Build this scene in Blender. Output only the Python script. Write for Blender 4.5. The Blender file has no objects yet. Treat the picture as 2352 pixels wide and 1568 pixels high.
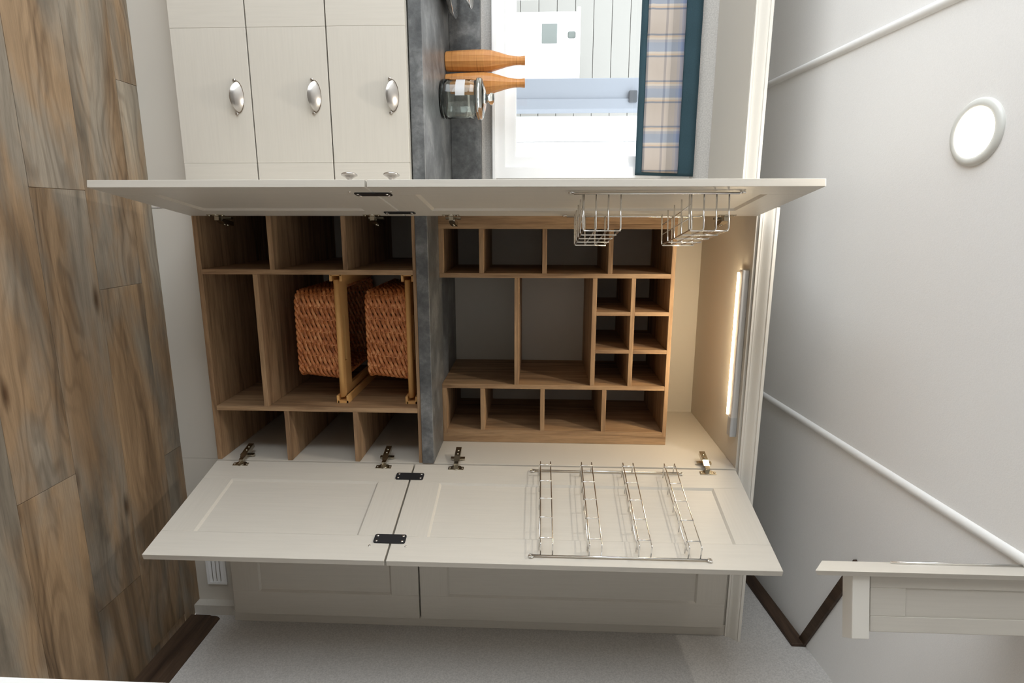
import bpy, bmesh, math, random
from mathutils import Vector, Matrix
random.seed(7)
S = bpy.context.scene
COL = S.collection
# ------------------------------------------------------------------ camera (solved from the photograph; portrait shot stored sideways)
FPX, YAW, PIT, ROL = 1350.14, .2082, -.0434, .0098
CAM = Vector((-.0168, -1.8634, 1.2682))
fw = Vector((math.sin(YAW)*math.cos(PIT), math.cos(YAW)*math.cos(PIT), math.sin(PIT)))
rr = Vector((math.cos(YAW), -math.sin(YAW), 0)); uu = rr.cross(fw)
R2 = math.cos(ROL)*rr + math.sin(ROL)*uu; U2 = -math.sin(ROL)*rr + math.cos(ROL)*uu
cd = bpy.data.cameras.new('camera'); cam = bpy.data.objects.new('camera', cd); COL.objects.link(cam)
cd.sensor_fit = 'HORIZONTAL'; cd.sensor_width = 36; cd.lens = FPX/2352*36; cd.clip_start = .02; cd.clip_end = 200
M = Matrix.Identity(4)
for i in range(3):
    M[i][0] = U2[i]; M[i][1] = -R2[i]; M[i][2] = -fw[i]; M[i][3] = CAM[i]
cam.matrix_world = M
S.camera = cam
# ------------------------------------------------------------------ light
w = bpy.data.worlds.new('World'); S.world = w; w.use_nodes = True
w.node_tree.nodes['Background'].inputs[0].default_value = (.93, .97, 1, 1)
w.node_tree.nodes['Background'].inputs[1].default_value = 4.3
S.view_settings.view_transform = 'Standard'; S.view_settings.look = 'None'
S.view_settings.gamma = 1; S.view_settings.use_curve_mapping = False
S.view_settings.exposure = 0.05
def light(name, kind, loc, energy, color=(1, 1, 1), size=.1, size_y=None, rot=None):
    l = bpy.data.lights.new(name, kind); l.energy = energy; l.color = color
    if kind == 'AREA':
        l.size = size
        if size_y: l.shape = 'RECTANGLE'; l.size_y = size_y
    else: l.shadow_soft_size = size
    o = bpy.data.objects.new(name, l); o.location = loc
    if rot: o.rotation_euler = rot
    COL.objects.link(o); return o
# daylight entering through the wide glazed opening in the left wall
light('window_left_offscreen', 'AREA', (-2.42, -1.3, 1.15), 37, (.80, .91, 1), 2.6, 1.9, (math.radians(90), 0, math.radians(-90)))

# ------------------------------------------------------------------ helpers
def at(x, y, Y=None, X=None, Z=None):
    d = fw + R2*((y-784)/FPX) + U2*((x-1176)/FPX)
    if Y is not None: t = (Y-CAM.y)/d.y
    elif X is not None: t = (X-CAM.x)/d.x
    else: t = (Z-CAM.z)/d.z
    return CAM + d*t
class MB:
    def __init__(s): s.v = []; s.f = []; s.sm = []
    def add(s, vs, fs, smooth=False):
        n = len(s.v); s.v += [tuple(v) for v in vs]
        for f in fs: s.f.append([n+i for i in f]); s.sm.append(smooth)
        return s
    def box(s, x0, x1, y0, y1, z0, z1):
        return s.add([(x, y, z) for x in (x0, x1) for y in (y0, y1) for z in (z0, z1)],
                     [(0, 1, 3, 2), (4, 6, 7, 5), (0, 4, 5, 1), (2, 3, 7, 6), (0, 2, 6, 4), (1, 5, 7, 3)])
    def hexa(s, p):   # 8 points, bottom 4 (ccw) then top 4
        return s.add(p, [(3, 2, 1, 0), (4, 5, 6, 7), (0, 1, 5, 4), (1, 2, 6, 5), (2, 3, 7, 6), (3, 0, 4, 7)])
    def extrude(s, prof, axis, a0, a1, smooth=False):   # closed 2D profile swept along an axis
        n = len(prof)
        def pt(p, a):
            return {'X': (a, p[0], p[1]), 'Y': (p[0], a, p[1]), 'Z': (p[0], p[1], a)}[axis]
        s.add([pt(p, a0) for p in prof]+[pt(p, a1) for p in prof],
              [(i, (i+1) % n, n+(i+1) % n, n+i) for i in range(n)], smooth)
        s.add([pt(p, a0) for p in prof]+[pt(p, a1) for p in prof], [tuple(range(n))[::-1], tuple(range(n, 2*n))])
        return s
    def lathe(s, prof, c=(0, 0, 0), seg=32, axis='Z', smooth=True, a0=0.0, flip=1):
        vs = []
        for r, h in prof:
            for k in range(seg):
                a = a0+2*math.pi*k/seg; x, y = r*math.cos(a), r*math.sin(a)
                vs.append({'Z': (c[0]+x, c[1]+y, c[2]+h), 'X': (c[0]+flip*h, c[1]+x, c[2]+y), 'Y': (c[0]+x, c[1]+flip*h, c[2]+y)}[axis])
        fs = [(i*seg+k, i*seg+(k+1) % seg, (i+1)*seg+(k+1) % seg, (i+1)*seg+k) for i in range(len(prof)-1) for k in range(seg)]
        s.add(vs, fs, smooth)
        if prof[0][0] > 1e-5: s.add(vs[:seg], [tuple(range(seg))[::-1]])
        if prof[-1][0] > 1e-5: s.add(vs[-seg:], [tuple(range(seg))])
        return s
    def tube(s, path, r, seg=6, closed=False, rz=None):
        P = [Vector(p) for p in path]; n = len(P); vs = []
        for i in range(n):
            a = P[i-1] if (i or closed) else P[0]; b = P[(i+1) % n] if (i < n-1 or closed) else P[-1]
            t = (b-a).normalized(); up = Vector((0, 0, 1)) if abs(t.z) < .9 else Vector((1, 0, 0))
            x = t.cross(up).normalized(); y = x.cross(t)
            for k in range(seg):
                an = 2*math.pi*(k+.5)/seg
                vs.append(P[i]+x*(r*math.cos(an))+y*((rz or r)*math.sin(an)))
        m = n if closed else n-1
        s.add(vs, [(i*seg+k, i*seg+(k+1) % seg, ((i+1) % n)*seg+(k+1) % seg, ((i+1) % n)*seg+k) for i in range(m) for k in range(seg)], True)
        if not closed: s.add(vs[:seg], [tuple(range(seg))[::-1]]); s.add(vs[-seg:], [tuple(range(seg))])
        return s
    def build(s, name, mat, parent=None, bevel=0, seg=1, weld=True):
        me = bpy.data.meshes.new(name)
        off = Vector(parent['origin']) if parent is not None and 'origin' in parent else Vector((0, 0, 0))
        me.from_pydata([(v[0]-off.x, v[1]-off.y, v[2]-off.z) for v in s.v], [], s.f)
        me.polygons.foreach_set('use_smooth', s.sm)
        bm = bmesh.new(); bm.from_mesh(me)
        if weld: bmesh.ops.remove_doubles(bm, verts=bm.verts, dist=1e-5)
        bmesh.ops.recalc_face_normals(bm, faces=bm.faces)
        if bevel: bmesh.ops.bevel(bm, geom=list(bm.edges), offset=bevel, segments=seg, profile=.5, affect='EDGES')
        bm.to_mesh(me); bm.free(); me.materials.append(mat)
        o = bpy.data.objects.new(name, me); COL.objects.link(o)
        if parent is not None: o.parent = parent
        return o
def box(name, mat, x0, x1, y0, y1, z0, z1, parent=None, bevel=0): return MB().box(x0, x1, y0, y1, z0, z1).build(name, mat, parent, bevel)
def tag(o, label, cat=None, group=None):
    o['label'] = label
    if cat: o['category'] = cat
    if group: o['group'] = group
    return o
def struct(o, label=None):
    o['kind'] = 'structure'
    if label: o['label'] = label
    return o
def thing(name, label, cat, loc=(0, 0, 0), group=None, rotz=0):
    o = bpy.data.objects.new(name, None); COL.objects.link(o); o.location = loc; o.rotation_euler = (0, 0, rotz); o.empty_display_size = .05
    if not rotz: o['origin'] = tuple(loc)
    return tag(o, label, cat, group)

# ------------------------------------------------------------------ materials
class NT:
    def __init__(s, name):
        s.m = bpy.data.materials.new(name); s.m.use_nodes = True; s.t = s.m.node_tree; s.b = s.t.nodes['Principled BSDF']
    def n(s, typ, **k):
        o = s.t.nodes.new(typ)
        for a, v in k.items():
            if a == 'op': o.operation = v
            else: setattr(o, a, v)
        return o
    def l(s, a, b): s.t.links.new(a, b)
    def coord(s, scale=(1, 1, 1), rnd=0.0):
        tc = s.n('ShaderNodeTexCoord'); mp = s.n('ShaderNodeMapping'); mp.inputs['Scale'].default_value = scale
        s.l(tc.outputs['Object'], mp.inputs[0])
        if rnd:
            oi = s.n('ShaderNodeObjectInfo'); mm = s.n('ShaderNodeMath', op='MULTIPLY'); mm.inputs[1].default_value = rnd
            s.l(oi.outputs['Random'], mm.inputs[0]); cb = s.n('ShaderNodeCombineXYZ')
            for i in range(3): s.l(mm.outputs[0], cb.inputs[i])
            s.l(cb.outputs[0], mp.inputs['Location'])
        return mp.outputs[0]
    def noise(s, vec, scale, detail=4, rough=.55, dist=0):
        o = s.n('ShaderNodeTexNoise'); o.inputs['Scale'].default_value = scale; o.inputs['Detail'].default_value = detail
        o.inputs['Roughness'].default_value = rough; o.inputs['Distortion'].default_value = dist
        s.l(vec, o.inputs['Vector']); return o.outputs['Fac']
    def ramp(s, fac, stops, interp='LINEAR'):
        r = s.n('ShaderNodeValToRGB'); r.color_ramp.interpolation = interp; e = r.color_ramp.elements
        while len(e) > 1: e.remove(e[-1])
        e[0].position = stops[0][0]; e[0].color = (*stops[0][1], 1)
        for p, c in stops[1:]:
            x = e.new(p); x.color = (*c, 1)
        s.l(fac, r.inputs[0]); return r.outputs[0]
    def mix(s, fac, a, b, mode='MIX'):
        m = s.n('ShaderNodeMix', data_type='RGBA', blend_type=mode)
        for sock, v in ((m.inputs[0], fac), (m.inputs[6], a), (m.inputs[7], b)):
            if isinstance(v, (int, float)): sock.default_value = v
            elif isinstance(v, tuple): sock.default_value = (*v, 1)
            else: s.l(v, sock)
        return m.outputs[2]
    def bump(s, h, strength=.2, dist=.002):
        b = s.n('ShaderNodeBump'); b.inputs['Strength'].default_value = strength; b.inputs['Distance'].default_value = dist
        s.l(h, b.inputs['Height']); s.l(b.outputs[0], s.b.inputs['Normal'])
    def col(s, c):
        if isinstance(c, tuple): s.b.inputs['Base Color'].default_value = (*c, 1)
        else: s.l(c, s.b.inputs['Base Color'])
        return s
    def done(s, rough=.5, metal=0, spec=.5):
        s.b.inputs['Roughness'].default_value = rough; s.b.inputs['Metallic'].default_value = metal; s.b.inputs['Specular IOR Level'].default_value = spec
        return s.m
def plain(name, c, rough=.5, metal=0, spec=.5): return NT(name).col(c).done(rough, metal, spec)
def painted(name, c, axis='Z'):
    t = NT(name); sc = {'Z': (60, 60, 2.2), 'X': (2.2, 60, 60)}[axis]
    n = t.noise(t.coord(sc, 9), 3, 3, .6); d = tuple(v*.965 for v in c)
    t.col(t.ramp(n, [(.35, d), (.6, c)])); t.bump(n, .06, .001); return t.done(.42, 0, .4)
def oak(name, axis):
    t = NT(name); sc = {'X': (1.6, 22, 22), 'Y': (22, 1.6, 22), 'Z': (22, 22, 1.6)}[axis]
    v = t.coord(sc, 13); big = t.noise(v, 1.4, 5, .6, .6); fine = t.noise(v, 7, 3, .7)
    c = t.ramp(big, [(.28, (.165, .096, .052)), (.45, (.34, .21, .116)), (.6, (.455, .294, .166)), (.75, (.36, .228, .13))])
    c = t.mix(.35, c, t.ramp(fine, [(.35, (.35, .35, .35)), (.6, (1, 1, 1))]), 'MULTIPLY')
    t.col(c); t.bump(fine, .15, .001); return t.done(.55, 0, .3)
def slate(name):
    t = NT(name); v = t.coord((1, 1, 1))
    a = t.noise(v, 9, 7, .65, .3); b = t.noise(v, 60, 4, .7)
    c = t.ramp(a, [(.3, (.058, .061, .064)), (.5, (.118, .122, .125)), (.66, (.23, .234, .235)), (.8, (.155, .15, .142))])
    c = t.mix(.5, c, t.ramp(b, [(.35, (.55, .55, .55)), (.62, (1.15, 1.15, 1.15))]), 'MULTIPLY')
    t.col(c); return t.done(.38, 0, .5)
def plankmat():
    t = NT('weathered_oak_vinyl'); oi = t.n('ShaderNodeObjectInfo')
    v = t.coord((1.0, 6.5, 1), 37); big = t.noise(v, 1.5, 5, .58, .9)
    patch = t.noise(t.coord((1.3, 4.2, 1), 23), 1.2, 4, .6, .4)
    # growth-ring lines, bent by noise so that they close into cathedral arches
    tc = t.n('ShaderNodeTexCoord'); sp = t.n('ShaderNodeSeparateXYZ'); t.l(tc.outputs['Object'], sp.inputs[0])
    bend = t.noise(t.coord((1.6, 7, 1), 61), 1.0, 2, .5)
    def mth(op, a, b):
        m = t.n('ShaderNodeMath', op=op)
        for k, q in enumerate((a, b)):
            if isinstance(q, (int, float)): m.inputs[k].default_value = q
            elif q is not None: t.l(q, m.inputs[k])
        return m.outputs[0]
    ph = mth('ADD', mth('MULTIPLY', sp.outputs[1], 150), mth('MULTIPLY', bend, 75))
    ringv = mth('MULTIPLY_ADD', mth('SINE', ph, None), .5); t.t.nodes[-1].inputs[2].default_value = .5
    fine = t.noise(t.coord((3, 90, 1), 51), 3, 3, .7, .3)
    c = t.ramp(big, [(.28, (.085, .055, .031)), (.42, (.185, .124, .074)), (.56, (.30, .208, .128)), (.72, (.24, .164, .099))])
    g = t.ramp(big, [(.28, (.095, .082, .066)), (.5, (.215, .186, .151)), (.75, (.31, .268, .216))])
    c = t.mix(t.ramp(patch, [(.44, (0, 0, 0)), (.60, (1, 1, 1))]), c, g)
    c = t.mix(t.ramp(bend, [(.45, (.10, .10, .10)), (.6, (.55, .55, .55))]), c, t.ramp(ringv, [(0, (.55, .52, .5)), (.5, (1, 1, 1))]), 'MULTIPLY')
    c = t.mix(.4, c, t.ramp(fine, [(.32, (.5, .5, .5)), (.58, (1, 1, 1))]), 'MULTIPLY')
    vo = t.n('ShaderNodeTexVoronoi'); vo.inputs['Scale'].default_value = 1.0; t.l(t.coord((2.4, 8, 1), 19), vo.inputs['Vector'])
    c = t.mix(1.0, c, t.ramp(vo.outputs['Distance'], [(.03, (.30, .24, .19)), (.13, (1, 1, 1))]), 'MULTIPLY')
    c = t.mix(1.0, c, t.ramp(oi.outputs['Random'], [(0, (.98, .945, .90)), (1, (1.36, 1.32, 1.24))]), 'MULTIPLY')
    t.col(c); t.bump(fine, .2, .001); return t.done(.5, 0, .35)
def speckle(name, c, amt=.24, scale=190):
    t = NT(name); n = t.noise(t.coord(), scale, 3, .7)
    t.col(t.ramp(n, [(.35, tuple(v*(1-amt) for v in c)), (.65, c)])); t.bump(n, .35, .001); return t.done(.9, 0, .15)
CAB = painted('stone_grey_painted_grain', (.58, .541, .478)); CABX = painted('stone_grey_painted_grain_flat', (.58, .541, .478), 'X')
PLINTH = plain('plinth_pale_laminate', (.58, .541, .478), .45, 0, .35)
INNER = plain('pale_cabinet_lining', (.58, .541, .478), .45, 0, .35)
OAKX, OAKY, OAKZ = oak('oak_board_x', 'X'), oak('oak_board_y', 'Y'), oak('oak_board_z', 'Z')
SLATE = slate('slate_laminate'); PLANK = plankmat()
WALL = speckle('woven_wallboard', (.60, .575, .545)); CEIL = speckle('pale_ceiling_board', (.86, .845, .825), .04, 300)
BEAD = plain('ceiling_bead_white', (.87, .86, .84), .5)
CORN = plain('cornice_cream', (.74, .705, .64), .4)
DARKTRIM = oak('dark_walnut_trim', 'Y'); 
r_ = [n for n in DARKTRIM.node_tree.nodes if n.type == 'VALTORGB'][0].color_ramp.elements
for e_, c_ in zip(r_, ((.030, .017, .010), (.055, .032, .019), (.075, .045, .027), (.05, .03, .018))): e_.color = (*c_, 1)
WHITE = plain('white_upvc', (.86, .86, .86), .35); WPAINT = plain('white_gloss_paint', (.85, .85, .84), .35)
CHROME = plain('bright_wire_chrome', (.86, .85, .83), .18, 1); NICKEL = plain('brushed_nickel', (.46, .43, .40), .27, 1)
HINGE = plain('hinge_nickel', (.50, .46, .38), .22, 1); BLACK = plain('black_plate', (.018, .018, .02), .45, 0, .4)
LEDBODY = plain('brushed_aluminium', (.62, .61, .60), .4, .3)
PINE = plain('pale_pine_frame', (.78, .45, .17), .5, 0, .35)
def emis(name, c, s):
    t = NT(name); t.b.inputs['Emission Color'].default_value = (*c, 1); t.b.inputs['Emission Strength'].default_value = s; return t.col((.9, .9, .9)).done(.5)
LEDGLOW = emis('led_glow', (1, .80, .52), 90); LAMPGLOW = emis('downlight_glow', (1, .93, .80), 24)
def glass_pane():
    t = NT('window_glass'); fr = t.n('ShaderNodeFresnel'); fr.inputs[0].default_value = 1.45
    a = t.n('ShaderNodeBsdfTransparent'); a.inputs[0].default_value = (.97, .98, .98, 1); g = t.n('ShaderNodeBsdfGlossy'); g.inputs['Roughness'].default_value = .02
    m = t.n('ShaderNodeMixShader'); t.l(fr.outputs[0], m.inputs[0]); t.l(a.outputs[0], m.inputs[1]); t.l(g.outputs[0], m.inputs[2])
    t.l(m.outputs[0], t.t.nodes['Material Output'].inputs[0]); return t.m
PANE = glass_pane()
JARG = NT('jar_glass'); JARG.b.inputs['Transmission Weight'].default_value = 1; JARG.b.inputs['IOR'].default_value = 1.45
JARG = JARG.col((.93, .97, .93)).done(.02)
t = NT('frosted_label'); t.b.inputs['Alpha'].default_value = .6; FROST = t.col((.85, .87, .9)).done(.5)
def wicker():
    t = NT('willow_cane'); n = t.noise(t.coord((1, 1, 1), 5), 45, 3, .6); oi = t.n('ShaderNodeObjectInfo')
    c = t.ramp(n, [(.3, (.28, .082, .024)), (.5, (.58, .205, .068)), (.7, (.80, .39, .17))])
    t.col(c); return t.done(.33, 0, .5)
WICK = wicker(); WICKD = WICK
def plaidwood():
    t = NT('banded_bamboo'); tc = t.n('ShaderNodeTexCoord'); sp = t.n('ShaderNodeSeparateXYZ'); t.l(tc.outputs['Object'], sp.inputs[0])
    b = t.noise(t.coord((1.5, 1.5, 34)), 1.6, 3, .6); b2 = t.noise(t.coord((55, 55, 3)), 2, 2, .6)
    c = t.ramp(b, [(.34, (.36, .135, .033)), (.45, (.56, .25, .07)), (.56, (.50, .205, .055)), (.68, (.68, .35, .12))])
    c = t.mix(.3, c, t.ramp(b2, [(.35, (.6, .6, .6)), (.6, (1.1, 1.1, 1.1))]), 'MULTIPLY'); t.col(c); return t.done(.45, 0, .4)
BAMBOO = plaidwood()
NAVY = speckle('navy_linen', (.045, .085, .105), .3, 700)
def plaid():
    t = NT('plaid_cloth'); tc = t.n('ShaderNodeTexCoord'); sp = t.n('ShaderNodeSeparateXYZ'); t.l(tc.outputs['Object'], sp.inputs[0])
    def stripes(sock, period, off, stops):
        a = t.n('ShaderNodeMath', op='ADD'); a.inputs[1].default_value = off; t.l(sock, a.inputs[0])
        m = t.n('ShaderNodeMath', op='DIVIDE'); m.inputs[1].default_value = period; t.l(a.outputs[0], m.inputs[0])
        f = t.n('ShaderNodeMath', op='FRACT'); t.l(m.outputs[0], f.inputs[0]); return t.ramp(f.outputs[0], stops, 'CONSTANT')
    cream, grey, tan, pale = (.50, .435, .385), (.27, .275, .30), (.55, .44, .345), (.56, .50, .44)
    h = stripes(sp.outputs[0], .165, 10, [(0, cream), (.42, grey), (.46, tan), (.5, pale), (.54, (.40, .39, .41)), (.60, (.33, .36, .42)), (.80, pale), (.84, tan), (.88, grey), (.92, cream)])
    v = stripes(sp.outputs[2], .17, -1.655, [(0, (.8, .8, .8)), (.14, (.72, .75, .84)), (.20, (.55, .63, .85)), (.30, (.95, .85, .75)), (.34, (1, 1, 1)), (.46, (.55, .57, .63)), (.5, (1, 1, 1)), (.85, (.66, .68, .74)), (.90, (1, 1, 1))])
    t.col(t.mix(.85, h, v, 'MULTIPLY')); return t.done(.9, 0, .1)
PLAID = plaid()
def siding(name, c): return plain(name, c, .7)

# ------------------------------------------------------------------ the setting
XW, YB = 1.435, .60                       # right wall face, back wall face
XL, YF = -2.4, -4.0
def zc(y): return 2.2021 - .0914*y        # sloping ceiling
fl = struct(box('floor', PLANK, XL, XW, YF, YB, -.06, -.004), 'weathered oak plank vinyl floor in brown and grey')
PITCH = .1865; Y0 = -.035; JX = [-.42, .19, -.09, .675]
k = 0
while Y0 + PITCH - k*PITCH > YF:
    y1 = min(Y0+PITCH-k*PITCH, .1); y0 = Y0-k*PITCH
    jx = JX[k] if k < 4 else random.uniform(-.6, .6)
    a = jx-1.2*3
    while a < XW:
        x0, x1 = max(a, XL), min(a+1.2, XW)
        if x1-x0 > .05:
            box('plank', PLANK, x0+.0006, x1-.0006, y0+.0006, y1-.0006, -.005, random.uniform(-.0004, .0004), fl, .0006)
        a += 1.2
    k += 1
ce = MB().add([(XL, YF, zc(YF)), (XW+.1, YF, zc(YF)), (XW+.1, YB+.1, zc(YB+.1)), (XL, YB+.1, zc(YB+.1)),
               (XL, YF, zc(YF)+.05), (XW+.1, YF, zc(YF)+.05), (XW+.1, YB+.1, zc(YB+.1)+.05), (XL, YB+.1, zc(YB+.1)+.05)],
              [(3, 2, 1, 0), (4, 5, 6, 7), (0, 1, 5, 4), (1, 2, 6, 5), (2, 3, 7, 6), (3, 0, 4, 7)]).build('ceiling', CEIL)
struct(ce, 'pale sloping ceiling boards with narrow joint beads')
for i, x in enumerate((-1.71, -.517, .670)):
    prof = [(x+.013*math.cos(a), .011*math.sin(a)) for a in [math.pi*j/8 for j in range(9)]]
    m = MB(); n = len(prof); vs = []
    for y in (YF, YB): vs += [(px, y, zc(y)+.001-pz) for px, pz in prof]
    m.add(vs, [(j, j+1, n+j+1, n+j) for j in range(n-1)], True); b = m.build('trim_%d' % (i+1), BEAD); struct(b, 'slim rounded bead covering a ceiling joint')
wr = struct(box('wall_right', WALL, XW, XW+.08, YF, YB+.1, 0, zc(YF)), 'grey woven-textured wall panel beside the tall closed cabinet')
# back wall with window opening
WX0, WX1, WZ0, WZ1 = -.93, -.176, 1.092, 1.86
m = MB(); m.box(XL, WX0, YB, YB+.08, 0, zc(YB)+.02); m.box(WX1, XW, YB, YB+.08, 0, zc(YB)+.02); m.box(WX0, WX1, YB, YB+.08, 0, WZ0); m.box(WX0, WX1, YB, YB+.08, WZ1, zc(YB)+.02)
struct(m.build('wall_back', WALL, weld=False), 'grey textured wall around the kitchen window')
m = MB(); m.box(XL-.08, XL, YF, -2.7, 0, zc(YF)); m.box(XL-.08, XL, .1, YB+.08, 0, zc(YF)); m.box(XL-.08, XL, -2.7, .1, 2.12, zc(YF)); struct(m.build('wall_left', WALL, weld=False), 'grey wall with a wide glazed opening')
struct(box('wall_front', WALL, XL-.08, XW+.08, YF-.08, YF, 0, zc(YF)+.05), 'plain grey wall opposite the kitchen units')
# window_1
wf = MB(); 
def ring(m, x0, x1, z0, z1, wd, y0, y1):
    m.box(x0, x0+wd, y0, y1, z0, z1); m.box(x1-wd, x1, y0, y1, z0, z1); m.box(x0+wd, x1-wd, y0, y1, z0, z0+wd); m.box(x0+wd, x1-wd, y0, y1, z1-wd, z1)
ring(wf, WX0-.005, WX1+.005, WZ0-.004, WZ1+.004, .042, YB-.012, YB+.08)
win = struct(wf.build('window_1', WHITE, None, weld=False), 'white framed kitchen window above the worktop')
m = MB(); ring(m, WX0+.04, WX1-.036, WZ0+.036, WZ1-.03, .042, YB+.012, YB+.06); m.build('sash', WHITE, win, weld=False)
m = MB(); ring(m, WX0+.078, WX1-.074, WZ0+.074, WZ1-.068, .008, YB+.02, YB+.05); m.build('glazing_bead', WHITE, win, weld=False)
box('pane', PANE, WX0+.08, WX1-.076, YB+.033, YB+.037, WZ0+.076, WZ1-.07, win)
box('window_sill', WHITE, WX0-.01, WX1+.01, YB-.03, YB-.010, WZ0-.012, WZ0+.004, win, .003)
# skirting and ceiling trim on the right wall
prof = [(XW+.001, 0), (XW-.016, 0), (XW-.016, .07), (XW-.013, .076), (XW-.013, .09), (XW-.009, .102), (XW-.003, .106), (XW+.001, .106)]
b = MB().extrude(prof, 'Y', YF, .0).build('baseboard_right', DARKTRIM, None); struct(b, 'dark walnut skirting board along the right wall')
def slope_strip(name, p0, p1, wid, thick, mat, up):
    p0, p1, up = Vector(p0), Vector(p1), Vector(up); nrm = (p1-p0).cross(up).normalized()
    return MB().hexa([p0, p1, p1+nrm*thick, p0+nrm*thick, p0+up*wid, p1+up*wid, p1+up*wid+nrm*thick, p0+up*wid+nrm*thick]).build(name, mat)
YT = -.05
b = MB().hexa([(XW-.012, YT, zc(YT)-.05), (XW+.001, YT, zc(YT)-.05), (XW+.001, YB, zc(YB)-.05), (XW-.012, YB, zc(YB)-.05),
               (XW-.012, YT, zc(YT)), (XW+.001, YT, zc(YT)), (XW+.001, YB, zc(YB)), (XW-.012, YB, zc(YB))]).build('trim_4', DARKTRIM, None, .002)
struct(b, 'dark walnut strip where the right wall meets the ceiling')
# added mirror image of the wall strip, laid on the ceiling boards
A, B = Vector((XW-.002, -.030, zc(-.030))), Vector((.985, -.255, zc(-.255)))
e = (B-A).normalized(); nn = Vector((0, -.0914, -1)).normalized(); sd = e.cross(nn).normalized()*.016
b = MB().hexa([A-sd, B-sd, B+sd, A+sd, A-sd+nn*.012, B-sd+nn*.012, B+sd+nn*.012, A+sd+nn*.012]).build('trim_5', DARKTRIM, None, .0015)
struct(b, 'added mirror image of the dark walnut wall strip, crossing the ceiling')
# cornice mouldings (ogee), on the tall units and over the window
def ogee(y0, z0):
    pts = [(0, 0), (-.004, 0), (-.004, .006)]
    for i in range(9):
        u = i/8; pts.append((-.006-.020*(u*u*(3-2*u)), .008+.028*u))
    pts += [(-.030, .037), (-.030, .046), (0, .046)]
    return [(y0+a, z0+b) for a, b in pts]
b = MB().extrude(ogee(-.004, 1.9405), 'X', -.046, XW).build('trim_6', CORN); struct(b, 'cream ogee cornice along the top of the tall cabinets')
b = MB().extrude(ogee(.185, 1.9405), 'X', XL, -.061).build('trim_7', CORN); struct(b, 'cream ogee cornice on the bridging shelf over the window')
b = MB().box(-.061, -.046, -.004, .2, 1.9405, 1.986).build('trim_8', CORN); struct(b, 'short cream cornice return between pantry and window bridge')

# ------------------------------------------------------------------ doors
def door(parent, W, z0, z1, T, sgn, loc, rot, sw=.094, rw=.098, panel_in=True):
    """local x from hinge to free edge, inner face at y=0, body towards -sgn*y"""
    H = z1-z0
    def ys(a, b):
        a, b = -sgn*a, -sgn*b; return (min(a, b), max(a, b))
    yp = ys(.006, T-.006)
    p = MB().box(sw-.004, W-sw+.004, *yp, rw-.004, H-rw+.004)
    for f0, f1 in ((0.0005, .006), (T-.0005, T-.006)):      # sloped mouldings round the recess, both faces
        ya, yb = -sgn*f0, -sgn*f1; d = .006
        o = [(sw, rw), (W-sw, rw), (W-sw, H-rw), (sw, H-rw)]; q = [(sw+d, rw+d), (W-sw-d, rw+d), (W-sw-d, H-rw-d), (sw+d, H-rw-d)]
        p.add([(x, ya, z) for x, z in o]+[(x, yb, z) for x, z in q], [(i, (i+1) % 4, 4+(i+1) % 4, 4+i) for i in range(4)])
    d = p.build('door', CAB, None, weld=False)
    d.parent = parent; off = Vector(parent['origin']) if 'origin' in parent else Vector((0, 0, 0))
    d.location = Vector((loc[0], loc[1], z0))-off; d.rotation_euler = (0, 0, rot)
    yf = ys(0, T)
    for x0, x1 in ((0, sw), (W-sw, W)): box('stile', CAB, x0, x1, *yf, 0, H, d, .0007)
    for a, b in ((0, rw), (H-rw, H)): box('rail', CABX, sw, W-sw, *yf, a, b, d, .0007)
    return d
def hinge(d, z, sgn):
    """concealed hinge: cup plate on the door, arm and wing plate reaching into the carcass; door-local"""
    s = sgn
    m = MB()
    # wing flange plate with ears
    prof = [(-.026, .012), (-.026, .027), (.026, .027), (.026, .012), (.018, .011), (.012, .006), (-.012, .006), (-.018, .011)]
    n = len(prof)
    m.add([(x, s*0.0, z+a) for a, x in prof]+[(x, s*.0022, z+a) for a, x in prof],
          [tuple(range(n)), tuple(range(n, 2*n))]+[(i, (i+1) % n, n+(i+1) % n, n+i) for i in range(n)])
    m.lathe([(.011, 0), (.011, .003), (.008, .003), (.008, .001), (0, .001)], (.018, 0, z), 16, 'Y', flip=s)
    for a in (-.021, .021): m.lathe([(.003, 0), (.003, .0035), (.0015, .0042), (0, .0042)], (.019, 0, z+a), 10, 'Y', flip=s)
    # knuckle
    m.box(.000, .014, min(s*.001, s*.016), max(s*.001, s*.016), z-.007, z+.007)
    # arm running back along the carcass side (door is ~100 degrees open, so this is local -x)
    q = [(.004, .008), (-.02, .014), (-.068, .014), (-.068, .000), (-.004, .0)]
    q = [(x-.004, s*(y+.008)) for x, y in q]; n = len(q)
    m.add([(x, y, z-.0095) for x, y in q]+[(x, y, z+.0095) for x, y in q], [tuple(range(n)), tuple(range(n, 2*n))]+[(i, (i+1) % n, n+(i+1) % n, n+i) for i in range(n)])
    for xx in (-.034, -.052): m.lathe([(.0035, 0), (.0035, .002), (0, .002)], (xx, s*.022, z), 10, 'Y', flip=s)
    # mounting wings
    m.box(-.040, -.028, min(s*-.001, s*.005), max(s*-.001, s*.005), z-.024, z+.024)
    return m.build('hinge', HINGE, d, weld=False)
def knob(d, x, z, T, sgn):
    m = MB().lathe([(.009, 0), (.0065, .004), (.006, .010), (.009, .014), (.016, .018), (.0195, .020), (.0195, .0225), (.015, .025), (0, .026)], (x, -sgn*T, z), 28, 'Y', flip=-sgn)
    return m.build('knob', NICKEL, d, weld=False)
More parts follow.
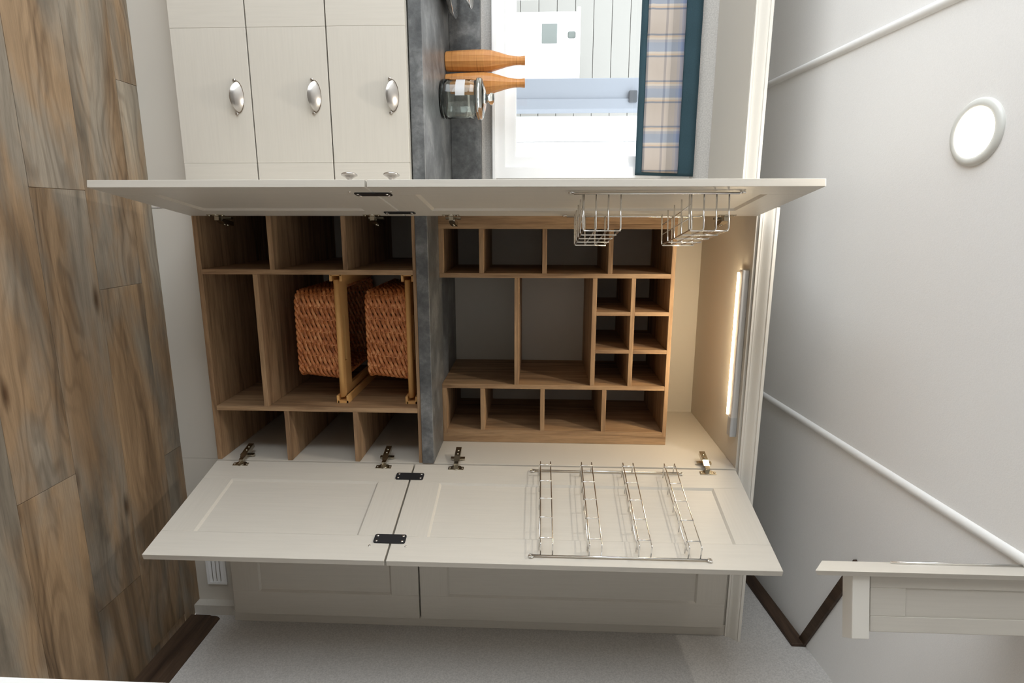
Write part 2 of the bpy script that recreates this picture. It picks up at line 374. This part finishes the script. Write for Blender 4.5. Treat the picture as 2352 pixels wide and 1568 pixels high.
def plate(d, z, x0, x1, sgn, zmid):
    o = MB(); r = .006; pts = []
    for cx, cz, a0 in ((x1-r, .046-r, 0), (x0+r, .046-r, 90), (x0+r, -.046+r, 180), (x1-r, -.046+r, 270)):
        for j in range(4): an = math.radians(a0+30*j); pts.append((cx+r*math.cos(an), zmid+cz+r*math.sin(an)))
    n = len(pts); o.add([(x, sgn*0.0, zz) for x, zz in pts]+[(x, sgn*.003, zz) for x, zz in pts], [tuple(range(n)), tuple(range(n, 2*n))]+[(i, (i+1) % n, n+(i+1) % n, n+i) for i in range(n)])
    b = o.build('tie_plate', BLACK, d); b['label'] = 'black metal plate tying upper and lower doors'
    for xx in (x0+.007, x1-.007):
        for zz in (-.037, .037): screw(d, xx, zmid+zz, sgn, .003)
def screw(d, x, z, sgn, y0=0): MB().lathe([(.0038, 0), (.0036, .0012), (.002, .002), (0, .0022)], (x, sgn*y0, z), 10, 'Y', flip=sgn).build('screw', CHROME, d)

# ------------------------------------------------------------------ pantry cupboard
PT = thing('pantry_cupboard', 'tall open pantry cupboard with two pairs of doors and oak-lined lower shelves', 'cupboard', (.40, .3, 0))
TH = .016
box('side_panel', INNER, -.045, -.022, 0, .598, .164, 1.948, PT, .0008)
box('side_panel', INNER, .8035, .8265, 0, .598, .164, 1.948, PT, .0008)
box('back_panel', INNER, -.022, .8035, .588, .598, .164, 1.948, PT)
box('top_panel', INNER, -.022, .8035, 0.0, .588, 1.932, 1.948, PT, .0008)
box('plinth', PLINTH, -.045, .8265, .058, .074, 0, .164, PT)
box('base_board', OAKX, -.022, .8035, 0.0, .588, .164, .180, PT, .0008)
box('front_rail', CABX, -.045, .8265, -.001, .012, 1.9485, 1.956, PT)
for x0 in (.148, .610): box('divider', OAKZ, x0, x0+TH, 0, .586, .180, .8685, PT, .0008)
box('top_board', OAKX, -.022, .148, 0, .586, .8685, .880, PT, .0008)
box('top_board', OAKX, .148, .8035, 0.0, .586, .8685, .880, PT, .0008)
for z in (.405, .644): box('shelf', OAKX, -.022, .148, 0, .586, z, z+TH, PT, .0008)
box('shelf', OAKX, .164, .610, 0, .586, .346, .362, PT, .0008)
for z in (.412, .648): box('shelf', OAKX, .626, .8035, 0, .586, z, z+TH, PT, .0008)
DW, DT = .428, .018
HZ = (.258, .752, .998, 1.835)
la = math.atan2(-.426, -.067); ra = math.atan2(-.409, .101)
for z0, z1 in ((.165, .851), (.857, 1.931)):
    for sgn, loc, rot in ((1, (-.021, -.006), la), (-1, (.806, -.006), ra)):
        d = door(PT, DW, z0, z1, DT, sgn, loc, rot)
        for hz in HZ:
            if z0 < hz < z1: hinge(d, hz-z0, sgn)
        knob(d, DW-.045, (.800 if z0 < .5 else .905)-z0, DT, sgn)
        if z0 < .5:
            plate(d, 0, .050, .083, sgn, .851-z0); plate(d, 0, .330, .364, sgn, .850-z0)
            screw(d, .374, .797-z0, sgn)
        else: screw(d, .374, .901-z0, sgn)
tag(box('worktop', SLATE, -.022, .8035, -.004, .588, .880, .920, None, .0015), 'slate grey laminate slab dividing the open pantry', 'worktop')

# cubby unit standing on the slab
CB = thing('cubby_unit', 'oak pigeonhole unit standing on the slate slab inside the pantry', 'shelf unit', (.4, .39, .92))
CY, CE = .2, .586
def cb(n, mat, x0, x1, z0, z1, y0=CY, y1=CE): return box(n, mat, x0, x1, y0, y1, z0, z1, CB, .0008)
cb('filler', OAKZ, -.0218, .006, .92, 1.742, .2, .212); cb('side_board', OAKZ, .006, .022, .92, 1.728)
cb('side_board', OAKZ, .755, .771, .936, 1.728); cb('filler', OAKZ, .771, .8030, .92, 1.742, .2, .212)
cb('divider', OAKZ, .175, .191, .92, 1.728); cb('divider', OAKZ, .580, .596, .92, 1.728)
cb('bottom_board', OAKX, .022, .175, .92, .936); cb('bottom_board', OAKX, .596, .771, .92, .936)
cb('top_board', OAKX, .006, .771, 1.728, 1.742)
for z in (1.061, 1.282, 1.510): cb('shelf', OAKX, .022, .175, z, z+TH)
for z in (1.060, 1.280, 1.504): cb('shelf', OAKX, .596, .755, z, z+TH)
for z in (1.185, 1.459): cb('shelf', OAKX, .191, .580, z, z+TH)
cb('bottle_shelf', OAKX, .191, .580, 1.594, 1.609)
for x in (.309, .446):
    cb('bottle_divider', OAKZ, x, x+.014, 1.475, 1.594); cb('bottle_divider', OAKZ, x, x+.014, 1.609, 1.728)

# LED strip lamp under the pantry top
LD = thing('led_strip_lamp', 'slim aluminium LED strip lamp glowing under the pantry top', 'lamp', (.41, .05, 1.93))
box('housing', LEDBODY, .145, .70, .020, .052, 1.911, 1.932, LD, .002)
box('mounting_plate', LEDBODY, .145, .70, .052, .074, 1.920, 1.932, LD)
box('end_cap', plain('led_cap', (.45, .46, .47), .5), .632, .70, .0195, .0525, 1.9105, 1.9325, LD, .002)
MB().tube([(.156, .060, 1.916), (.17, .060, 1.916), (.60, .060, 1.916), (.632, .060, 1.916)], .0075, 8).build('glowing_tube', LEDGLOW, LD)

# ------------------------------------------------------------------ wicker drawers
def rrect(x0, x1, y0, y1, r, n):
    """n evenly spaced points on a rounded rectangle, with outward normals"""
    segs = []; L = []
    cs = [(x1-r, y0+r, -90), (x1-r, y1-r, 0), (x0+r, y1-r, 90), (x0+r, y0+r, 180)]
    pts = []
    for i, (cx, cy, a0) in enumerate(cs):
        for j in range(9): an = math.radians(a0+90*j/8); pts.append((cx+r*math.cos(an), cy+r*math.sin(an)))
    pts.append(pts[0]); d = [0]
    for a, b in zip(pts, pts[1:]): d.append(d[-1]+math.hypot(b[0]-a[0], b[1]-a[1]))
    out = []; j = 0
    for i in range(n):
        s = d[-1]*i/n
        while d[j+1] < s: j += 1
        u = (s-d[j])/max(1e-9, d[j+1]-d[j]); x = pts[j][0]+(pts[j+1][0]-pts[j][0])*u; y = pts[j][1]+(pts[j+1][1]-pts[j][1])*u
        tx, ty = pts[j+1][0]-pts[j][0], pts[j+1][1]-pts[j][1]; q = math.hypot(tx, ty) or 1
        out.append((x, y, ty/q, -tx/q))
    return out
def wicker_drawer(zb, label, top):
    t = thing('wicker_drawer', label, 'basket', (.385, .3, zb), 'wicker drawers in the pantry')
    H = .138; NS = 34; SUB = 8; rows = 8
    for i in range(rows):
        z = zb+.010+i*(H-.012)/rows+.006; u = i/rows; x0, x1 = .232-.010*u, .520+.012*u
        m = MB(); ring_ = rrect(x0, x1, .078-.008*u, .52, .035, NS*SUB)
        for ph0 in (0, math.pi):           # paired canes twisting round each other between the stakes
            P = []
            for q, (x, y, nx, ny) in enumerate(ring_):
                ph = math.pi*q/SUB+ph0; a = .0036*math.sin(ph)+.0005*random.uniform(-1, 1)*(q % SUB == 0)
                P.append((x+nx*a, y+ny*a, z-.0060*math.cos(ph)))
            m.tube(P, .0033, 8, True, .0054)
        m.build('woven_row', WICK, t)
    for q, ((xa, ya, _, _), (xb, yb, _, _)) in enumerate(zip(rrect(.232, .520, .078, .52, .035, NS), rrect(.222, .532, .070, .52, .035, NS))):
        MB().tube([(xa, ya, zb+.002), (xb, yb, zb+H)], .0028, 6).build('stake', WICKD, t)
    for zz, g in ((zb+.004, 0), (zb+H, .012)):      # twisted borders, bottom and rim
        m = MB()
        for ph0 in (0, math.pi):
            P = []
            for q, (x, y, nx, ny) in enumerate(rrect(.232-g, .520+g, .078-g*.6, .52, .035, 260)):
                ph = ph0+2*math.pi*q/8.0; P.append((x+nx*.0042*math.cos(ph), y+ny*.0042*math.cos(ph), zz+.0042*math.sin(ph)))
            m.tube(P, .0045, 6, True)
        m.build('braided_border', WICK, t)
    for j in range(14):
        x = .245+j*.0203; MB().tube([(x, .085, zb+.003), (x, .515, zb+.003)], .008, 6, False, .003).build('base_cane', WICK, t)
    # pale pine frame the basket hangs from
    zf = top-.034
    m = MB(); m.box(.186, .590, .066, .082, zf, zf+.016); m.box(.186, .31, .082, .150, zf, zf+.014); m.box(.47, .590, .082, .150, zf, zf+.014); m.box(.31, .47, .112, .150, zf, zf+.014)
    m.build('front_board', PINE, t, .0, weld=False)
    MB().tube([(.186, .062, zf+.008), (.590, .062, zf+.008)], .0092, 10).build('front_dowel', PINE, t)
    for x0, x1 in ((.186, .212), (.564, .590)): box('side_bar', PINE, x0, x1, .150, .54, zf, zf+.014, t)
    return t
for zb, top, lb in ((.446, .623, 'woven willow drawer basket on the middle shelf of the pantry'), (.688, .862, 'woven willow drawer basket hung just beneath the slate slab')):
    wicker_drawer(zb, lb, top)
    for x0, x1, s in ((.164, .190, 1), (.584, .610, -1)):   # grooved runners screwed to the dividers
        m = MB(); xa, xb = (x0, x0+.008) if s > 0 else (x1-.008, x1)
        m.box(xa, xb, .05, .56, top-.040, top-.004); m.box(x0, x1, .05, .56, top-.044, top-.036); m.box(x0, x1, .05, .56, top-.010, top-.002)
        o = m.build('drawer_runner', PINE, PT, 0, weld=False); o['label'] = 'pale pine grooved drawer runner'

# ------------------------------------------------------------------ wire racks on the doors
def fillet(path, r=.006, n=4):
    out = [Vector(path[0])]
    for a, b, c in zip(path, path[1:], path[2:]):
        a, b, c = Vector(a), Vector(b), Vector(c); u = (a-b).normalized()*r; v = (c-b).normalized()*r
        for j in range(n+1):
            t = j/n; out.append((b+u)*(1-t)**2+b*2*t*(1-t)+(b+v)*t*t)
    out.append(Vector(path[-1])); return out
def rack_root(name, label, loc, rot):
    return thing(name, label, 'wire rack', (loc[0], loc[1], 0), 'wire racks inside the pantry doors', rot)
def eyelet(t, x, z, s): MB().tube([(x+.006*math.cos(a), s*.004, z+.006*math.sin(a)) for a in [2*math.pi*j/12 for j in range(12)]], .0022, 6, True).build('eyelet', CHROME, t)
# left door: two deep spice baskets
t = rack_root('wire_rack', 'chrome wire rack with two deep baskets on the window-side pantry door', (-.021, -.006), la)
for x in (.380, .030):
    MB().tube([(x, .006, 1.353), (x, .006, 1.752)], .0028, 8).build('upright_rod', CHROME, t); eyelet(t, x, 1.347, 1); eyelet(t, x, 1.758, 1)
for zb in (1.378, 1.638):
    xa, xb, pr = .376, .034, .092
    for i in range(4): MB().tube(fillet([(xa, .006, zb+i*.030), (xa, pr, zb+i*.030), (xb, pr, zb+i*.030), (xb, .006, zb+i*.030)]), .0021, 6).build('hoop_wire', CHROME, t)
    for i in range(5):
        x = xa-.012-i*(xa-xb-.024)/4
        MB().tube(fillet([(x, .003, zb-.002), (x, pr+.002, zb-.002), (x, pr+.002, zb+.092)]), .0019, 6).build('cross_wire', CHROME, t)
    for yy in (.032, .062): MB().tube([(xa, yy, zb), (xb, yy, zb)], .0015, 6).build('floor_wire', CHROME, t)
# right door: four shallow spice shelves
t = rack_root('wire_rack', 'chrome wire rack of four shallow shelves on the pantry door beside the closed tall cabinet', (.806, -.006), ra)
for x in (.400, .028):
    MB().tube([(x, -.006, 1.262), (x, -.006, 1.738)], .0028, 8).build('upright_rod', CHROME, t); eyelet(t, x, 1.256, -1); eyelet(t, x, 1.744, -1)
for zb in (1.282, 1.416, 1.551, 1.685):
    xa, xb, pr = .398, .030, -.046
    for dz in (0, .033): MB().tube(fillet([(xa, -.006, zb+dz), (xa, pr, zb+dz), (xb, pr, zb+dz), (xb, -.006, zb+dz)]), .0019, 6).build('hoop_wire', CHROME, t)
    for i in range(5):
        x = xa-.022-i*(xa-xb-.044)/4
        MB().tube(fillet([(x, -.004, zb-.004), (x, pr-.002, zb-.004), (x, pr-.002, zb+.034)]), .0018, 6).build('cross_wire', CHROME, t)
    MB().tube([(xa-.01, -.024, zb-.002), (xb+.01, -.024, zb-.002)], .0015, 6).build('floor_wire', CHROME, t)

# ------------------------------------------------------------------ tall closed cabinet on the right
FC = thing('tall_cabinet', 'tall closed two-door cabinet between the pantry and the right wall', 'cupboard', (1.11, .3, 0))
box('carcass', CAB, .8275, 1.396, 0, .598, .165, 1.948, FC)
box('filler_strip', CAB, 1.396, 1.4345, -.004, .1, .165, 1.940, FC); box('filler_foot', CABX, 1.396, 1.4345, .022, .1, 0, .165, FC)
box('plinth', PLINTH, .8275, 1.396, .058, .074, 0, .165, FC)
for z0, z1 in ((.180, .855), (.861, 1.927)):
    d = door(FC, .562, z0, z1, .018, 1, (.830, -.0025), 0, .092, .098)
    d.rotation_euler = (0, 0, 0)
    knob(d, .045, (.80 if z0 < .5 else .91)-z0, .018, 1)
vg = MB(); ring(vg, 1.135, 1.327, .044, .118, .009, .050, .058); vg = vg.build('vent_grille', WHITE, FC, weld=False)
off = Vector((0, 0, 0))
for i in range(4):
    z = .0565+i*.0150
    MB().hexa([Vector(p)-Vector(FC['origin']) for p in ((1.143, .0505, z-.004), (1.319, .0505, z-.004), (1.319, .054, z+.0055), (1.143, .054, z+.0055), (1.143, .052, z-.004), (1.319, .052, z-.004), (1.319, .0555, z+.0055), (1.143, .0555, z+.0055))]).build('slat', WHITE, vg)
MB().box(1.228-.40, 1.234-.40, 0, 0, 0, 0) if False else None

# ------------------------------------------------------------------ drawer unit, counter, window bay
DU = thing('drawer_unit', 'pale three-drawer base unit with cup handles under the window', 'drawers', (-.37, .3, 0))
box('carcass', INNER, -1.30, -.047, .0, .55, .165, .876, DU)
box('plinth', PLINTH, -1.30, -.047, .058, .074, 0, .165, DU)
box('filler_strip', CAB, -.084, -.047, -.020, 0, .172, .876, DU)
def cup_handle(m, cx, y, z):
    n, k = 18, 8; vs = []; W2 = .044; Hh = .032
    for i in range(n+1):
        a = math.pi*i/n; u = -math.cos(a); half = math.sin(a)**1.35
        for j in range(k+1):
            b = (math.pi/2)*j/k          # from top (against the drawer) to open bottom edge
            vs.append((cx+W2*u, y-.024*half*math.sin(b)-.001, z+Hh*.55*half*math.cos(b)-.016*half*math.sin(b)))
    m.add(vs, [(i*(k+1)+j, (i+1)*(k+1)+j, (i+1)*(k+1)+j+1, i*(k+1)+j+1) for i in range(n) for j in range(k)], True)
    prof = []                              # back rim with two screw ears
    for i in range(13): a = math.pi*i/12; prof.append((cx+.047*math.cos(a), z-.003+.021*math.sin(a)))
    for i in range(7): a = math.pi*i/6; prof.append((cx-.047-.005*math.sin(a)+.000, z-.003-.005+.005*math.cos(a)))
    prof += [(cx-.041, z-.006), (cx-.036, z+.004), (cx-.02, z+.013), (cx+.02, z+.013), (cx+.036, z+.004), (cx+.041, z-.006)]
    for i in range(7): a = math.pi*i/6; prof.append((cx+.047+.005*math.sin(a), z-.003-.005-.005*math.cos(a)))
    q = len(prof); m.add([(x, y, zz) for x, zz in prof]+[(x, y-.002, zz) for x, zz in prof], [(i, (i+1) % q, q+(i+1) % q, q+i) for i in range(q)]+[tuple(range(q, 2*q))])
    for s in (-1, 1): m.lathe([(.0042, 0), (.004, .002), (.002, .0032), (0, .0034)], (cx+s*.0475, y-.002, z-.007), 10, 'Y', flip=-1)
for z0, z1, hz in ((.172, .4005, .362), (.4045, .6385, .598), (.6425, .874, .832)):
    dr = box('drawer', CABX, -.5622, -.1798, -.020, -.001, z0, z1, DU, .0007); o_ = Vector(DU['origin'])
    for x0, x1 in ((-.655, -.5626), (-.1794, -.087)): MB().box(x0-o_.x, x1-o_.x, -.020-o_.y, -.001-o_.y, z0, z1).build('stile', CAB, dr, .0007)
    m = MB(); cup_handle(m, -.370-o_.x, -.020-o_.y, hz); m.build('cup_handle', NICKEL, dr, weld=False)
box('end_door', CAB, -1.26, -.659, -.020, -.001, .172, .874, DU, .0007)
tag(box('worktop', SLATE, -1.32, -.0465, -.004, .556, .880, .920, None, .0015), 'slate grey laminate worktop under the window', 'worktop')
tag(box('upstand', SLATE, -1.32, -.0465, .556, .600, .920, 1.038, None, .0012), 'slate grey splashback upstand between worktop and window', 'splashback')
BS = tag(box('bridging_shelf', PLINTH, XL+.002, -.0615, .190, .598, 1.9405, 1.956, None, .001), 'pale board bridging the wall above the window blind', 'shelf')
# blind
BL = thing('window_blind', 'navy fabric blind with a plaid band across the kitchen window top', 'blind', (-.5, .575, 1.64))
def cloth(name, mat, x0, x1, z0, z1, y, amp, skew=.006, thick=.004):
    nx, nz = 60, 10; m = MB(); vs = []
    for side in (0, 1):
        for i in range(nx+1):
            for j in range(nz+1):
                u, v = i/nx, j/nz; x = x0+(x1-x0)*u; z = z0+(z1-z0)*v
                d = amp*(.6*math.sin(x*23+z*4)+.4*math.sin(x*51+1))*(1-.6*v)+amp*1.2*math.exp(-((z-1.706-.03*(x+.2))/.010)**2)
                vs.append((x+skew*(v-.5), y-d-(thick if side == 0 else 0), z))
    N = (nx+1)*(nz+1); q = nz+1; fs = []
    for i in range(nx):
        for j in range(nz):
            a = i*q+j; fs.append((a, a+q, a+q+1, a+1)); fs.append((N+a, N+a+1, N+a+q+1, N+a+q))
    for i in range(nx):
        for a, b in ((i*q, (i+1)*q), (i*q+nz, (i+1)*q+nz)): fs.append((a, b, N+b, N+a))
    for j in range(nz):
        for a in (j, nx*q+j): fs.append((a, a+1, N+a+1, N+a))
    m.add(vs, fs, True); return m.build(name, mat, BL, weld=False)
cloth('navy_backing', NAVY, -.98, -.178, 1.648, 1.876, .580, .004)
cloth('plaid_band', PLAID, -.98, -.190, 1.673, 1.813, .574, .004)
box('head_rail', WHITE, -.98, -.19, .578, .598, 1.855, 1.875, BL)

# items on the worktop
def bottle(x, y, s, lab, rot):
    o = thing('wooden_bottle', lab, 'bottle', (x, y, .92), 'wooden bottles on the worktop')
    prof = [(.030, 0), (.034, .003), (.035, .02), (.0385, .10), (.039, .14), (.036, .17), (.028, .20), (.020, .228), (.0155, .255), (.0148, .275), (.0165, .288), (.0165, .291), (.011, .291), (.010, .280)]
    MB().lathe([(r*s, h) for r, h in prof[:12]], (x, y, .92), 12, 'Z', False, rot).build('body', BAMBOO, o)
    MB().lathe([(.0165*s, .2905), (.0165*s, .2925), (.010*s, .2925), (.010*s, .278), (0, .278)], (x, y, .92), 12, 'Z', False, rot).build('mouth', BAMBOO, o)
bottle(-.578, .455, 1.0, 'banded wooden bottle standing clear beside the glass jar', .2)
bottle(-.500, .448, 1.0, 'banded wooden bottle half hidden behind the glass jar', .5)
J = thing('glass_jar', 'clear lidded glass jar standing before the wooden bottles', 'jar', (-.425, .335, .92))
c = (-.425, .335, .92)
MB().lathe([(0, .0), (.060, .0), (.066, .006), (.0665, .03), (.0645, .036), (.0645, .105), (.066, .110), (.063, .118), (.063, .126), (.0585, .126), (.0585, .118), (.061, .108), (.061, .036), (.0615, .028), (.060, .010), (0, .008)], c, 40).build('body', JARG, J)
MB().lathe([(0, .1275), (.068, .1275), (.070, .131), (.070, .142), (.066, .147), (.035, .157), (.014, .161), (.012, .168), (.020, .174), (.021, .181), (.016, .186), (0, .188)], c, 40).build('lid', JARG, J)
m = MB(); vs = []
for i in range(13):
    a = math.radians(-150+5*i)
    for zz in (.058, .090): vs.append((c[0]+.0668*math.cos(a), c[1]+.0668*math.sin(a), c[2]+zz))
m.add(vs, [(2*i, 2*i+2, 2*i+3, 2*i+1) for i in range(12)], True).build('frosted_label', FROST, J)
T2 = thing('tiered_stand', 'polished chrome two-tier stand at the far end of the worktop', 'stand', (-.855, .405, .92))
c = (-.855, .405, .92)
MB().lathe([(.05, 0), (.055, .004), (.012, .008), (.006, .02), (.005, .10), (.005, .16), (0, .165)], c, 24).build('stem', CHROME, T2)
MB().lathe([(.0, .014), (.09, .014), (.125, .022), (.141, .040), (.143, .042), (.139, .0435), (.122, .026), (.088, .018), (0, .018)], c, 40).build('lower_dish', CHROME, T2)
MB().lathe([(.0, .082), (.07, .082), (.10, .088), (.113, .098), (.1145, .100), (.111, .1015), (.098, .092), (.068, .086), (0, .086)], c, 40).build('upper_dish', CHROME, T2)

# ------------------------------------------------------------------ ceiling downlights
def downlight(x, y, lab, e):
    sl = math.atan(-.0914)
    o = thing('downlight', lab, 'ceiling light', (x, y, zc(y))); del o['origin']
    o.rotation_euler = (sl, 0, 0)
    MB().lathe([(.073, .003), (.073, -.003), (.068, -.008), (.056, -.0085), (.052, -.005), (.052, .003)], (0, 0, 0), 48).build('bezel', plain('downlight_bezel', (.70, .70, .66), .4), o)
    MB().lathe([(.0525, .001), (.0525, -.006), (.03, -.0075), (0, -.0075)], (0, 0, 0), 48).build('diffuser', LAMPGLOW, o)
    l = light('downlight_lamp', 'AREA', (0, 0, -.012), e, (1, .93, .82), .09); l.data.shape = 'DISK'; l.parent = o
downlight(-.203, -.440, 'round white downlight glowing in the ceiling before the pantry', 8)

# ------------------------------------------------------------------ added mirrored copy of the open door and cabinet front, no real cupboard
def ft(x, y, t): return CAM+(fw+R2*((y-784)/FPX)+U2*((x-1176)/FPX))*t
HC = thing('mirrored_cabinet_copy', 'added mirrored copy of the open door and cabinet front under the ceiling', 'cupboard', tuple(ft(2200, 1400, 1.25)))
g = Vector((math.cos(YAW), -math.sin(YAW), 0)); gd = Vector((math.sin(YAW+.40), math.cos(YAW+.40), 0))
P0 = ft(1997, 1322, 1.12)          # lower inner corner of the mirrored front
def hc(name, mat, a0, a1, d0, d1, z0, z1, bevel=.001):
    pts = []
    for z in (z0, z1):
        for a, d in ((a0, d0), (a1, d0), (a1, d1), (a0, d1)):
            q = P0+g*a+gd*d; zz = z if z is not None else zc(q.y)+.004; pts.append((q.x, q.y, zz))
    return MB().hexa(pts).build(name, mat, HC, bevel)
zb = P0.z; wd = .106
hc('carcass', CAB, 0, wd, .004, .07, zb, None)
hc('lower_moulding', CORN, -.002, wd+.014, -.010, .03, zb-.036, zb-.004)
hc('front_stile', CAB, 0, .022, 0, .004, zb+.002, None); hc('front_stile', CAB, wd-.03, wd, 0, .004, zb+.002, None)
hc('front_rail', CAB, .022, wd-.03, 0, .004, zb+.002, zb+.068)
pa, pb, pc = ft(1888, 1287, 1.24), ft(1873, 1310, 1.10), ft(1877, 1320, 1.108)
pd_ = pa+(pc-pb)
b = MB().hexa([pa, pb, pc, pd_]+[Vector((q.x, q.y, zc(q.y)+.004)) for q in (pa, pb, pc, pd_)]).build('door', CAB, HC)
q0, q1 = ft(2046, 1291, 1.21), ft(2420, 1288, 1.21)
MB().tube([q0, Vector((q0.x, q0.y, zc(q0.y)-.01))], .0022, 8).build('rod', CHROME, HC)

# ------------------------------------------------------------------ white cabinet edge, near the right
WC = thing('side_cabinet', 'white gloss cabinet standing against the right wall', 'cabinet', (1.1, -1.3, 0))
box('carcass', WPAINT, .80, 1.415, -1.60, -.99, .0, .72, WC, .003); box('top', WPAINT, .80, 1.415, -1.61, -.985, .72, .75, WC, .003)
box('cabinet_door', WPAINT, .786, .80, -1.29, -1.0, .06, .715, WC, .002); box('cabinet_door', WPAINT, .786, .80, -1.595, -1.295, .06, .715, WC, .002)

# ------------------------------------------------------------------ outside the window
struct(box('ground', plain('gravel_ground', (.55, .54, .52), .9), -14, 10, .75, 16, -.75, -.7))
N1 = thing('neighbouring_lodge', 'pale lodge clad in horizontal boards beyond the window', 'building', (-3, 5.3, -.7))
box('wall', siding('lodge_wall', (.29, .283, .265)), -9, 3, 5.06, 5.4, -.7, 3.6, N1)
for i in range(22): box('cladding_board', siding('lodge_board', (.29, .283, .265)) if i == 0 else bpy.data.materials['lodge_board'], -9, 3, 5.0, 5.06, -.7+i*.195, -.7+i*.195+.190, N1, .003)
SH = thing('white_shed', 'small white shed with a little window outside', 'shed', (-1.56, 4.2, -.7))
box('wall', siding('shed_white', (.93, .93, .93)), -1.85, -1.275, 4.0, 4.5, -.7, 1.60, SH, .01)
box('roof', bpy.data.materials['shed_white'], -1.88, -1.25, 3.97, 4.55, 1.60, 1.63, SH, .005)
box('shed_window', plain('shed_glass', (.16, .18, .17), .15), -1.745, -1.58, 3.99, 4.02, 1.28, 1.42, SH); box('vent', plain('vent_grey', (.14, .16, .15), .5), -1.68, -1.622, 3.985, 4.02, 1.517, 1.588, SH, .01)
PO = thing('grey_post', 'blue grey square post just outside the window', 'post', (-.76, 2.06, -.7))
box('shaft', siding('post_blue_grey', (.27, .295, .34)), -.850, -.669, 2.0, 2.14, -.7, 2.6, PO, .004); box('bracket', plain('bracket_grey', (.07, .075, .085), .6), -.772, -.704, 1.97, 2.0, 1.81, 1.86, PO, .004)
box('edge_strip', bpy.data.materials['post_blue_grey'], -.728, -.669, 1.985, 2.0, -.7, 2.6, PO, .002)
FE = thing('white_boarding', 'white vertical boarding to the right of the grey post outside', 'boarding', (.3, 2.3, -.7))
box('backing_board', siding('boarding_white', (.93, .93, .93)), -.662, 1.6, 2.215, 2.25, -.7, 2.6, FE)
for i in range(14): box('board', bpy.data.materials['boarding_white'], -.662+i*.16, -.662+i*.16+.157, 2.2, 2.215, -.7, 2.6, FE, .003)
